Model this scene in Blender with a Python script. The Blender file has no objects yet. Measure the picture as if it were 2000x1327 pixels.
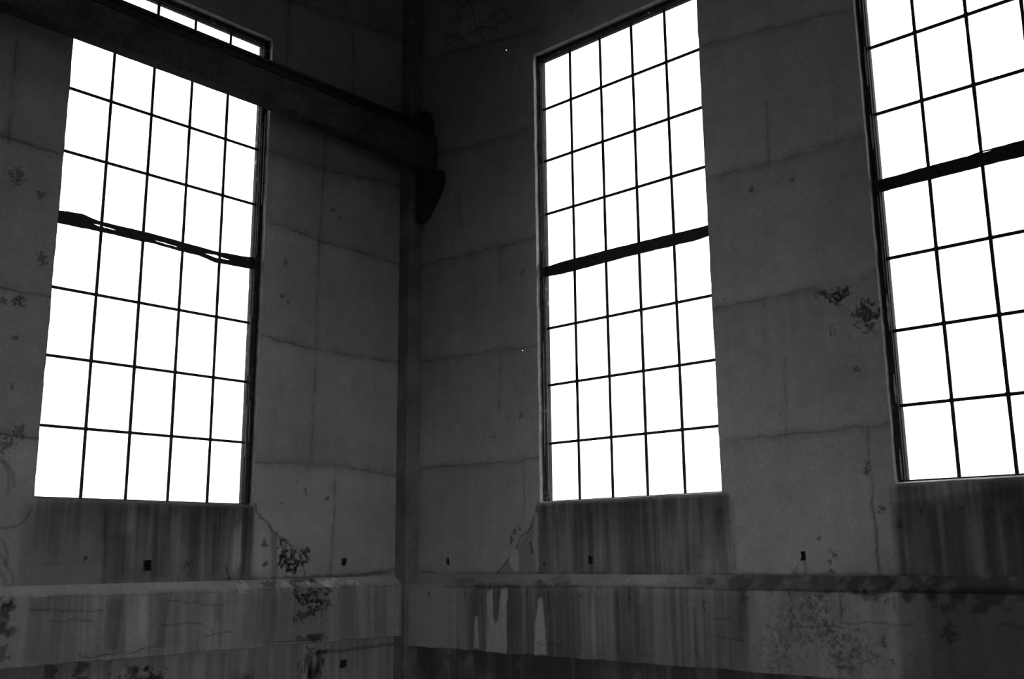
import bpy, bmesh, math, random
import numpy as np
from mathutils import Matrix, Vector

scene = bpy.context.scene
COL = scene.collection
Z0 = 1.65                       # eye-level heights below are lifted by this so that the floor lies at z = 0
R = random.Random(7)

# ------------------------------------------------------------------ camera
cam_d = bpy.data.cameras.new('camera')
cam = bpy.data.objects.new('camera', cam_d)
COL.objects.link(cam)
cam_d.sensor_width = 36.0
cam_d.lens = 36.0 * 1992.53 / 2000.0
cam_d.clip_start = 0.05
cam_d.clip_end = 400
_r = Vector((0.67566249, -0.73715094, -0.00941789))
_u = Vector((-0.14702093, -0.14725379, 0.97811102))
_f = Vector((0.72240227, 0.6594883, 0.20787048))
cam.matrix_world = Matrix(((_r.x, _u.x, -_f.x, -7.85055), (_r.y, _u.y, -_f.y, -8.58373),
                           (_r.z, _u.z, -_f.z, -0.01118 + Z0), (0, 0, 0, 1)))
scene.camera = cam

# ------------------------------------------------------------------ light and exposure
world = bpy.data.worlds.new('overcast_sky')
scene.world = world
world.use_nodes = True
world.node_tree.nodes['Background'].inputs[0].default_value = (1, 1, 1, 1)
world.node_tree.nodes['Background'].inputs[1].default_value = 3.0


def area(name, loc, target, sx, sy, power, spread):
    d = bpy.data.lights.new(name, 'AREA')
    d.shape = 'RECTANGLE'
    d.size, d.size_y = sx, sy
    d.energy = power
    d.spread = math.radians(spread)
    o = bpy.data.objects.new(name, d)
    COL.objects.link(o)
    o.location = (loc[0], loc[1], loc[2] + Z0)
    t = Vector((target[0], target[1], target[2] + Z0)) - o.location
    o.rotation_euler = t.to_track_quat('-Z', 'Y').to_euler()
    return o


# added unseen fill lights: two under the closed ceiling, two low behind the camera
area('added_top_fill_left_wall', (-3.0, -4.8, 8.0), (-3.0, -4.3, 0), 3.0, 1.6, 16, 108)
area('added_top_fill_right_wall', (-5.0, -3.6, 8.0), (-4.5, -3.6, 0), 1.6, 3.0, 8, 104)
area('added_low_fill_left_wall', (-2.9, -16.6, -0.2), (-2.2, 0, 0.5), 2.2, 2.4, 6.3, 26)
area('added_low_fill_right_wall', (-15.6, -6.2, -0.2), (0, -3.0, 0.4), 2.2, 2.4, 6.0, 26)

scene.view_settings.view_transform = 'Standard'
scene.view_settings.look = 'None'
scene.view_settings.exposure = 0.0
scene.view_settings.gamma = 1.0
scene.view_settings.use_curve_mapping = False
scene.cycles.max_bounces = 8
scene.cycles.diffuse_bounces = 5
scene.cycles.transparent_max_bounces = 16


# ------------------------------------------------------------------ noise
_tab = np.random.RandomState(11).rand(512, 512).astype(np.float32)


def vn(x, y, seed=0):
    x = np.asarray(x, np.float64) + seed * 17.31
    y = np.asarray(y, np.float64) + seed * 7.77
    xi = np.floor(x).astype(np.int64)
    yi = np.floor(y).astype(np.int64)
    fx, fy = x - xi, y - yi
    fx = fx * fx * (3 - 2 * fx)
    fy = fy * fy * (3 - 2 * fy)
    a = _tab[xi % 512, yi % 512]
    b = _tab[(xi + 1) % 512, yi % 512]
    c = _tab[xi % 512, (yi + 1) % 512]
    d = _tab[(xi + 1) % 512, (yi + 1) % 512]
    return (a * (1 - fx) + b * fx) * (1 - fy) + (c * (1 - fx) + d * fx) * fy


def fbm(x, y, seed=0, octv=4):
    t, amp, tot = 0, 1.0, 0
    for k in range(octv):
        t = t + amp * vn(x * 2 ** k, y * 2 ** k, seed + k * 3)
        tot += amp
        amp *= 0.55
    return t / tot


def sst(a, b, x):
    t = np.clip((x - a) / (b - a), 0, 1)
    return t * t * (3 - 2 * t)


class Field:
    """albedo factor and relief of one wall surface, as functions of the place on that surface"""

    def __init__(self, S, Z, seed):
        self.S, self.Z, self.seed = S, Z, seed
        n = fbm(S * 1.3, Z * 1.3, seed, 5) - .5
        m = fbm(S * 9, Z * 9, seed + 5, 4) - .5
        g = fbm(S * 60, Z * 60, seed + 9, 2) - .5
        v = fbm(S * 14, Z * 2.2, seed + 12, 3) - .5
        self.a = 1 + .42 * n + .22 * m + .14 * g + .12 * v
        self.d = .006 * n + .002 * m + .0012 * g
        # scattered pits
        pit = vn(S * 26, Z * 26, seed + 31)
        p2 = vn(S * 3, Z * 3, seed + 33)
        k = sst(.955, .985, pit) * sst(.45, .7, p2)
        self.a *= 1 - .45 * k
        self.d -= .003 * k

    def _dist(self, pts, pad, wob=.012, wf=9):
        S, Z = self.S, self.Z
        xs = [q[0] for q in pts]
        zs = [q[1] for q in pts]
        m = np.nonzero((S > min(xs) - pad) & (S < max(xs) + pad) & (Z > min(zs) - pad) & (Z < max(zs) + pad))[0]
        if not len(m):
            return m, None, None
        s = S[m] + wob * (fbm(S[m] * wf, Z[m] * wf, self.seed + 41, 3) - .5) * 2
        z = Z[m] + wob * (fbm(S[m] * wf, Z[m] * wf, self.seed + 47, 3) - .5) * 2
        best = np.full(len(m), 9.)
        sgn = np.zeros(len(m))
        for (x0, z0), (x1, z1) in zip(pts[:-1], pts[1:]):
            dx, dz = x1 - x0, z1 - z0
            L2 = dx * dx + dz * dz + 1e-9
            t = np.clip(((s - x0) * dx + (z - z0) * dz) / L2, 0, 1)
            ex, ez = s - x0 - t * dx, z - z0 - t * dz
            dd = np.hypot(ex, ez)
            c = (dx * ez - dz * ex)
            k = dd < best
            sgn[k] = np.sign(c[k])
            best = np.minimum(best, dd)
        return m, best, sgn

    def line(self, pts, w=.008, amt=.4, deep=.003, brk=.5, wob=.012, halo=0.0, hw=.05):
        m, b, sg = self._dist(pts, 4 * max(w, hw) + .03, wob)
        if b is None:
            return
        br = sst(brk - .22, brk + .12, fbm(self.S[m] * 5, self.Z[m] * 5, self.seed + 51, 3)) if brk > 0 else 1
        k = np.exp(-(b / w) ** 2) * br
        self.a[m] *= 1 - amt * k
        self.d[m] -= deep * k
        if halo:
            h = np.exp(-(b / hw) ** 2) * fbm(self.S[m] * 12, self.Z[m] * 12, self.seed + 57, 3)
            self.a[m] *= 1 - halo * h

    def step(self, pts, amt=.1, w=.25, deep=.002):
        # a pour joint: the two lifts differ a little in tone, fading away from the joint
        m, b, sg = self._dist(pts, w + .05)
        if b is None:
            return
        self.a[m] *= 1 + amt * sg * np.exp(-(b / w) ** 2)
        self.d[m] += deep * sg * np.exp(-(b / .03) ** 2)

    def streaks(self, s0, s1, zt, zb, amt=.5, seed=0, soft=.06, bias=.5, fade=.35, freq=1.0):
        S, Z = self.S, self.Z
        m = np.nonzero((S > s0 - .1) & (S < s1 + .1) & (Z < zt + .05) & (Z > zb - .05))[0]
        if not len(m):
            return
        s, z = S[m], Z[m]
        w = s + .03 * (vn(s * 2, z * 1.6, seed) - .5)
        n = .42 * vn(w * 7 * freq, z * .55, seed + 1) + .32 * vn(w * 19 * freq, z * .8, seed + 2) + .30 * vn(w * 44, z * 1.1, seed + 3)
        k = sst(bias - .22, bias + .28, n)
        e = sst(s0 - soft, s0 + soft, s) * (1 - sst(s1 - soft, s1 + soft, s))
        lng = (zt - z) / max(zt - zb, 1e-3)
        e = e * (1 - fade * np.clip(lng, 0, 1)) * sst(-.02, .03, zt - z)
        self.a[m] *= 1 - amt * k * e

    def run(self, s, zt, zb, w, amt, seed=0, lean=0.0, soft=.5, taper=0):
        # one single water run; amt > 0 darker, < 0 paler
        S, Z = self.S, self.Z
        m = np.nonzero((abs(S - s) < 2.5 * w + .08) & (Z < zt + .1) & (Z > zb - .1))[0]
        if not len(m):
            return
        z = Z[m]
        c = s + .25 * w * (vn(z * 3, z * 0, seed + 3) - .5) * 2 + lean * (zt - z)
        t = np.clip((zt - z) / (zt - zb), 0, 1)
        ww = w * (1 - taper * (1 - t)) * (.75 + .5 * vn(z * 6, z * 0, seed + 5))
        k = 1 - sst(ww * (1 - soft), ww * (1 + soft), abs(S[m] - c))
        k *= sst(-.03, .06, zt - z) * sst(-.03, .06, z - zb)
        k *= .7 + .6 * (fbm(S[m] * 30, z * 3, seed + 8, 3) - .3)
        self.a[m] *= 1 - amt * k

    def blob(self, s, z, rx, rz, amt, thr=.5, seed=0, deep=.0, fr=14, sharp=.05):
        S, Z = self.S, self.Z
        m = np.nonzero((abs(S - s) < 2 * rx) & (abs(Z - z) < 2 * rz))[0]
        if not len(m):
            return
        r = np.hypot((S[m] - s) / rx, (Z[m] - z) / rz)
        n = .5 + 1.5 * (fbm(S[m] * fr * 1.7, Z[m] * fr * 1.7, self.seed + seed + 61, 4) - .5) + .42 * (1 - r)
        k = sst(thr + .14 - sharp, thr + .14 + sharp, n) * (r < 1.6)
        self.a[m] *= 1 - amt * k
        self.d[m] -= deep * k

    def patch(self, poly, amt, soft=.03, tone=None, wob=.05, wf=6):
        # tone inside a closed outline
        S, Z = self.S, self.Z
        xs = [q[0] for q in poly]
        zs = [q[1] for q in poly]
        m = np.nonzero((S > min(xs) - .2) & (S < max(xs) + .2) & (Z > min(zs) - .2) & (Z < max(zs) + .2))[0]
        if not len(m):
            return
        s = S[m] + wob * (fbm(S[m] * wf, Z[m] * wf, self.seed + 71) - .5)
        z = Z[m] + wob * (fbm(S[m] * wf, Z[m] * wf, self.seed + 75) - .5)
        ins = np.zeros(len(m), bool)
        d = np.full(len(m), 9.)
        for (x0, z0), (x1, z1) in zip(poly, poly[1:] + poly[:1]):
            c = (z0 > z) != (z1 > z)
            with np.errstate(divide='ignore', invalid='ignore'):
                xi = x0 + (z - z0) / (z1 - z0 if z1 != z0 else 1e-9) * (x1 - x0)
            ins ^= c & (s < xi)
            dx, dz = x1 - x0, z1 - z0
            t = np.clip(((s - x0) * dx + (z - z0) * dz) / (dx * dx + dz * dz + 1e-9), 0, 1)
            d = np.minimum(d, np.hypot(s - x0 - t * dx, z - z0 - t * dz))
        k = sst(-soft, soft, np.where(ins, d, -d))
        if tone is not None:
            # lime wash-out: its own pale tone covers what lies below
            self.a[m] = self.a[m] * (1 - k) + k * tone * (.8 + .4 * fbm(S[m] * 40, Z[m] * 9, self.seed + 79, 3))
            return
        self.a[m] *= 1 - amt * k


# ------------------------------------------------------------------ materials (all grey: the photograph is black and white)
def mat(name):
    m = bpy.data.materials.new(name)
    m.use_nodes = True
    nt = m.node_tree
    b = nt.nodes['Principled BSDF']
    return m, nt, b


def concrete_mat(name, base, attr=True, scale=40.0, bump=.25, var=.35):
    m, nt, b = mat(name)
    N, L = nt.nodes, nt.links
    tc = N.new('ShaderNodeTexCoord')
    n1 = N.new('ShaderNodeTexNoise')
    n1.inputs['Scale'].default_value = scale
    n1.inputs['Detail'].default_value = 8
    n1.inputs['Roughness'].default_value = .7
    L.new(tc.outputs['Object'], n1.inputs['Vector'])
    mr = N.new('ShaderNodeMapRange')
    mr.inputs[1].default_value = .25
    mr.inputs[2].default_value = .75
    mr.inputs[3].default_value = base * (1 - var)
    mr.inputs[4].default_value = base * (1 + var)
    L.new(n1.outputs['Fac'], mr.inputs[0])
    out = mr.outputs[0]
    if attr:
        at = N.new('ShaderNodeAttribute')
        at.attribute_name = 'stain_shade'
        mu = N.new('ShaderNodeMath')
        mu.operation = 'MULTIPLY'
        L.new(out, mu.inputs[0])
        L.new(at.outputs['Fac'], mu.inputs[1])
        out = mu.outputs[0]
    else:
        n2 = N.new('ShaderNodeTexNoise')
        n2.inputs['Scale'].default_value = 2.2
        n2.inputs['Detail'].default_value = 5
        L.new(tc.outputs['Object'], n2.inputs['Vector'])
        m2 = N.new('ShaderNodeMapRange')
        m2.inputs[1].default_value = .3
        m2.inputs[2].default_value = .7
        m2.inputs[3].default_value = .6
        m2.inputs[4].default_value = 1.3
        L.new(n2.outputs['Fac'], m2.inputs[0])
        mu = N.new('ShaderNodeMath')
        mu.operation = 'MULTIPLY'
        L.new(out, mu.inputs[0])
        L.new(m2.outputs[0], mu.inputs[1])
        out = mu.outputs[0]
    L.new(out, b.inputs['Base Color'])
    b.inputs['Roughness'].default_value = .93
    b.inputs['Specular IOR Level'].default_value = .15
    bp = N.new('ShaderNodeBump')
    bp.inputs['Strength'].default_value = bump
    bp.inputs['Distance'].default_value = .01
    L.new(n1.outputs['Fac'], bp.inputs['Height'])
    L.new(bp.outputs['Normal'], b.inputs['Normal'])
    return m


def metal_mat(name, base, chips=.0, chip_col=.35, rough=.7, scale=18):
    m, nt, b = mat(name)
    N, L = nt.nodes, nt.links
    tc = N.new('ShaderNodeTexCoord')
    n1 = N.new('ShaderNodeTexNoise')
    n1.inputs['Scale'].default_value = scale
    n1.inputs['Detail'].default_value = 6
    L.new(tc.outputs['Object'], n1.inputs['Vector'])
    cr = N.new('ShaderNodeValToRGB')
    e = cr.color_ramp.elements
    e[0].position = .3
    e[0].color = (base * .6,) * 3 + (1,)
    e[1].position = .62
    e[1].color = (base * 1.3,) * 3 + (1,)
    if chips:
        x = cr.color_ramp.elements.new(1 - chips)
        x.color = (base * 1.4,) * 3 + (1,)
        y = cr.color_ramp.elements.new(min(.995, 1 - chips + .02))
        y.color = (chip_col,) * 3 + (1,)
    L.new(n1.outputs['Fac'], cr.inputs['Fac'])
    L.new(cr.outputs['Color'], b.inputs['Base Color'])
    b.inputs['Roughness'].default_value = rough
    b.inputs['Specular IOR Level'].default_value = .2
    bp = N.new('ShaderNodeBump')
    bp.inputs['Strength'].default_value = .3
    bp.inputs['Distance'].default_value = .004
    L.new(n1.outputs['Fac'], bp.inputs['Height'])
    L.new(bp.outputs['Normal'], b.inputs['Normal'])
    return m


def glass_mat():
    m = bpy.data.materials.new('window_glass')
    m.use_nodes = True
    nt = m.node_tree
    N, L = nt.nodes, nt.links
    N.remove(N['Principled BSDF'])
    t = N.new('ShaderNodeBsdfTransparent')
    t.inputs[0].default_value = (.97, .97, .97, 1)
    g = N.new('ShaderNodeBsdfGlossy')
    g.inputs['Roughness'].default_value = .05
    fr = N.new('ShaderNodeFresnel')
    fr.inputs['IOR'].default_value = 1.25
    mx = N.new('ShaderNodeMixShader')
    L.new(fr.outputs[0], mx.inputs[0])
    L.new(t.outputs[0], mx.inputs[1])
    L.new(g.outputs[0], mx.inputs[2])
    L.new(mx.outputs[0], N['Material Output'].inputs['Surface'])
    return m


M_WALL = concrete_mat('stained_concrete', .28, bump=.15, var=.16)
M_BEAM = concrete_mat('sooty_concrete', .046, attr=False, scale=26, bump=.6, var=.5)
M_PILL = concrete_mat('pillar_concrete', .15, attr=False)
M_PLAIN = concrete_mat('plain_concrete', .22, attr=False, scale=12)
M_FLOOR = concrete_mat('floor_concrete', .20, attr=False, scale=6)
M_GROUND = concrete_mat('yard_gravel', .18, attr=False, scale=9)
M_SILL = concrete_mat('whitened_sill', .85, attr=False, scale=24, var=.3)
M_SILLD = concrete_mat('dusty_sill', .10, attr=False, scale=24, var=.8)
M_BAR = metal_mat('black_steel', .012, chips=.30, chip_col=.10, scale=22)
M_FRAME = metal_mat('frame_steel', .03, chips=.33, chip_col=.25, scale=14)
M_PAINT = metal_mat('flaking_white_paint', .4, scale=30)
M_RAIL = metal_mat('rusty_rail_steel', .02)
M_GLASS = glass_mat()


# ------------------------------------------------------------------ object helpers
def link(name, me, m, parent=None):
    o = bpy.data.objects.new(name, me)
    COL.objects.link(o)
    if m is not None and not me.materials:
        me.materials.append(m)
    if parent is not None:
        o.parent = parent
    return o


def structure(o):
    o['kind'] = 'structure'
    return o


def mesh_np(name, V, Q, m, stain_shade=None, parent=None, smooth=True, lift=True):
    me = bpy.data.meshes.new(name)
    V = np.array(V, np.float32)
    if lift:
        V = V.copy()
        V[:, 2] += Z0
    Q = np.asarray(Q, np.int32)
    me.vertices.add(len(V))
    me.vertices.foreach_set('co', V.ravel())
    me.loops.add(Q.size)
    me.loops.foreach_set('vertex_index', Q.ravel())
    me.polygons.add(len(Q))
    me.polygons.foreach_set('loop_start', np.arange(0, Q.size, 4, dtype=np.int32))
    me.update(calc_edges=True)
    me.validate()
    if stain_shade is not None:
        a = me.attributes.new('stain_shade', 'FLOAT', 'POINT')
        a.data.foreach_set('value', np.asarray(stain_shade, np.float32))
    if smooth and len(me.polygons) == len(Q):
        me.polygons.foreach_set('use_smooth', np.ones(len(Q), bool))
    return link(name, me, m, parent)


def ticks(stops, fine):
    """grid coordinates through all stops; step given for each interval"""
    out = [stops[0]]
    for a, b, st in zip(stops[:-1], stops[1:], fine):
        n = max(1, int(round((b - a) / st)))
        out += list(a + (b - a) * (np.arange(1, n + 1) / n))
    return np.array(out)


class MB:
    """boxes and swept bars gathered into one mesh"""

    def __init__(self):
        self.bm = bmesh.new()

    def box(self, x0, x1, y0, y1, z0, z1):
        v = [self.bm.verts.new(q) for q in ((x0, y0, z0), (x1, y0, z0), (x1, y1, z0), (x0, y1, z0),
                                            (x0, y0, z1), (x1, y0, z1), (x1, y1, z1), (x0, y1, z1))]
        for f in ((3, 2, 1, 0), (4, 5, 6, 7), (0, 1, 5, 4), (1, 2, 6, 5), (2, 3, 7, 6), (3, 0, 4, 7)):
            self.bm.faces.new([v[i] for i in f])

    def rings(self, rings, cap=True):
        R_ = [[self.bm.verts.new(q) for q in r] for r in rings]
        n = len(R_[0])
        for a, b in zip(R_[:-1], R_[1:]):
            for i in range(n):
                self.bm.faces.new((a[i], a[(i + 1) % n], b[(i + 1) % n], b[i]))
        if cap:
            self.bm.faces.new(list(reversed(R_[0])))
            self.bm.faces.new(R_[-1])

    def build(self, name, m, parent=None, lift=True, bevel=0):
        bmesh.ops.recalc_face_normals(self.bm, faces=self.bm.faces)
        if lift:
            for v in self.bm.verts:
                v.co.z += Z0
        me = bpy.data.meshes.new(name)
        self.bm.to_mesh(me)
        self.bm.free()
        o = link(name, me, m, parent)
        if bevel:
            b = o.modifiers.new('edge_wear', 'BEVEL')
            b.width = bevel
            b.segments = 2
            b.limit_method = 'ANGLE'
        return o


# the two visible walls: 'L' runs along x at y = -0.12, 'R' runs along y at x = -0.285
WL, WR = -.12, -.285
THICK = .30


def place(side, s, z, d):
    """point of a wall: s along it, d from its inner face towards the outside"""
    if side == 'L':
        return np.stack([s, WL + d, z], -1)
    return np.stack([WR + d, s, z], -1)


def wall(side, name, ss, zs, holes, pockets, pins, paint, seed):
    """inner face with real openings, their reveals, pockets with backs, and an outer skin"""
    S, Zg = np.meshgrid(ss, zs, indexing='ij')
    ns, nz = S.shape
    s, z = S.ravel().copy(), Zg.ravel().copy()
    F = Field(s, z, seed)
    paint(F)
    idx = np.arange(ns * nz).reshape(ns, nz)
    cs, cz = (ss[:-1] + ss[1:]) / 2, (zs[:-1] + zs[1:]) / 2
    keep = np.ones((ns - 1, nz - 1), bool)
    for (a, b, c, d) in holes + pockets + pins:
        keep &= ~(((cs > a) & (cs < b))[:, None] & ((cz > c) & (cz < d))[None, :])
    flat = np.zeros(ns * nz)
    # worn arrises: the reveal edges wander by a few millimetres
    for (a, b, c, d) in holes:
        for e, axis in ((a, 0), (b, 0), (c, 1), (d, 1)):
            if axis == 0:
                k = (abs(s - e) < 1e-6) & (z >= c - 1e-6) & (z <= d + 1e-6)
                s[k] += .012 * (fbm(z[k] * 7, z[k] * 0, seed + int(abs(e) * 10), 4) - .5)
            else:
                k = (abs(z - e) < 1e-6) & (s >= a - 1e-6) & (s <= b + 1e-6)
                z[k] += .010 * (fbm(s[k] * 7, s[k] * 0, seed + int(abs(e) * 10), 4) - .5)
            F.d[k] = 0
    for (a, b, c, d) in pockets:
        k = ((abs(s - a) < 1e-6) | (abs(s - b) < 1e-6)) & (z >= c - 1e-6) & (z <= d + 1e-6) | ((abs(z - c) < 1e-6) | (abs(z - d) < 1e-6)) & (s >= a - 1e-6) & (s <= b + 1e-6)
        n1, n2 = fbm(s[k] * 33, z[k] * 33, seed + 2, 3) - .5, fbm(s[k] * 33, z[k] * 33, seed + 4, 3) - .5
        s[k] += np.sign((a + b) / 2 - s[k]) * (.010 + .02 * n1)
        z[k] += np.sign((c + d) / 2 - z[k]) * (.008 + .02 * n2)
    P = place(side, s, z, -F.d)
    Q = []
    i, j = np.nonzero(keep)
    q = np.stack([idx[i, j], idx[i + 1, j], idx[i + 1, j + 1], idx[i, j + 1]], 1)
    Q.append(q if side == 'L' else q[:, ::-1])
    V = [P]
    A = [F.a]
    nv = len(P)

    def strip(ids, depth, tone, closed=True):
        nonlocal nv
        ids = np.asarray(ids)
        ring0 = ids
        for k, (dd, tn) in enumerate(depth):
            pts = place(side, s[ids], z[ids], np.full(len(ids), dd))
            V.append(pts)
            A.append(np.full(len(ids), tn) * np.where(z[ids] > 2.9, 1.4, .85) * (.75 + .5 * vn(s[ids] * 30 + z[ids] * 30, dd * 40 + z[ids] * 8, 3)))  # above the meeting rail the sky-lit reveal is painted paler
            ring1 = np.arange(nv, nv + len(ids))
            nv += len(ids)
            n = len(ids)
            a0, a1 = ring0, np.roll(ring0, -1)
            b0, b1 = ring1, np.roll(ring1, -1)
            Q.append(np.stack([a0, a1, b1, b0], 1))
            ring0 = ring1
        return ring0

    def loop_of(a, b, c, d):
        ia, ib = np.searchsorted(ss, a - 1e-6), np.searchsorted(ss, b - 1e-6)
        ja, jb = np.searchsorted(zs, c - 1e-6), np.searchsorted(zs, d - 1e-6)
        r = [idx[k, ja] for k in range(ia, ib)] + [idx[ib, k] for k in range(ja, jb)] + \
            [idx[k, jb] for k in range(ib, ia, -1)] + [idx[ia, k] for k in range(jb, ja, -1)]
        return r[::-1] if side == 'L' else r
    for h in holes:
        strip(loop_of(*h), [(.02, 2.0), (.045, 1.8), (.075, 1.1), (.12, .8), (THICK * .6, 1.2)], 1)  # skylight on the inner edge of the reveal painted as pale tones
    for h in pockets:
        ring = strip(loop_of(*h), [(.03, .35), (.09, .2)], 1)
        # back of the pocket
        c = np.mean(np.concatenate(V)[ring], 0)
        V.append(c[None])
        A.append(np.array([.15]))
        ci = nv
        nv += 1
        n = len(ring)
        if n % 2:
            ring = np.append(ring, ring[0])
            n += 1
        Q.append(np.array([[ring[k], ring[(k + 1) % n], ring[(k + 2) % n], ci] for k in range(0, n, 2)]))
    # outer skin
    wide = [(h[0] - .22, h[1] + .22, h[2] - .22, h[3] + .22) for h in pins]
    so = sorted({ss[0], ss[-1]} | {v for h in holes + wide for v in h[:2]})
    zo = sorted({zs[0], zs[-1]} | {v for h in holes + wide for v in h[2:]})
    gs, gz = np.meshgrid(so, zo, indexing='ij')
    pts = place(side, gs.ravel(), gz.ravel(), np.full(gs.size, THICK * .6))
    V.append(pts)
    A.append(np.ones(len(pts)))
    id2 = nv + np.arange(gs.size).reshape(gs.shape)
    for ii in range(len(so) - 1):
        for jj in range(len(zo) - 1):
            u, w = (so[ii] + so[ii + 1]) / 2, (zo[jj] + zo[jj + 1]) / 2
            if any(h[0] < u < h[1] and h[2] < w < h[3] for h in holes + wide):
                continue
            Q.append(np.array([[id2[ii, jj], id2[ii, jj + 1], id2[ii + 1, jj + 1], id2[ii + 1, jj]]]))
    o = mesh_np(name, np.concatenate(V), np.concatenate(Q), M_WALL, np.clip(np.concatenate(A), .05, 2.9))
    return structure(o)


# openings (s0, s1, z0, z1)
OL = (-4.322, -2.259, .484, 5.335)
OM = (-4.045, -2.021, .496, 5.225)
OR = (-7.560, -5.522, .489, 5.235)


def pk(pt, w, h):
    return (pt[0] - w / 2, pt[0] + w / 2, pt[1] - h / 2, pt[1] + h / 2)


POCK_L = [pk([(-3.302,-0.060)][0], .090, .105), pk([(-1.154,-0.051)][0], .085, .090), pk([(-1.135,-1.049)][0], .10, .085)]
POCK_R = [pk([(-0.744,-0.057)][0], .065, .085), pk([(-2.632,-0.050)][0], .070, .085), pk([(-4.745,-0.033)][0], .060, .085)]
PINS_R = [pk([(-1.635,5.415)][0], .010, .010), pk([(-1.823,2.030)][0], .008, .008)]


def merged(base, extra):
    v = sorted(set(round(float(x), 5) for x in base) | set(round(float(x), 5) for x in extra))
    ex = set(round(float(x), 5) for x in extra)
    out = []
    for x in v:
        if out and x - out[-1] < .0035:
            if x in ex:
                if out[-1] in ex:
                    out.append(x)
                else:
                    out[-1] = x
            continue
        out.append(x)
    return np.array(out)


FINE = .0085



# a place on a wall surface from where it is seen in the reference frame (2000 x 1327)
def _hit(x, y, axis, at):
    o = Vector((-7.85055, -8.58373, -0.01118))
    d = _f + _r * ((x - 1000) / 1992.53) - _u * ((y - 663.5) / 1992.53)
    t = (at - o[axis]) / d[axis]
    return o + d * t


def LWF(x, y):
    q = _hit(x, y, 1, -.12)
    return (q.x, q.z)


def LBF(x, y):
    q = _hit(x, y, 1, -.234)
    return (q.x, q.z)


def RWF(x, y):
    q = _hit(x, y, 0, -.285)
    return (q.y, q.z)


def RBF(x, y):
    q = _hit(x, y, 0, -.419)
    return (q.y, q.z)


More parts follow.
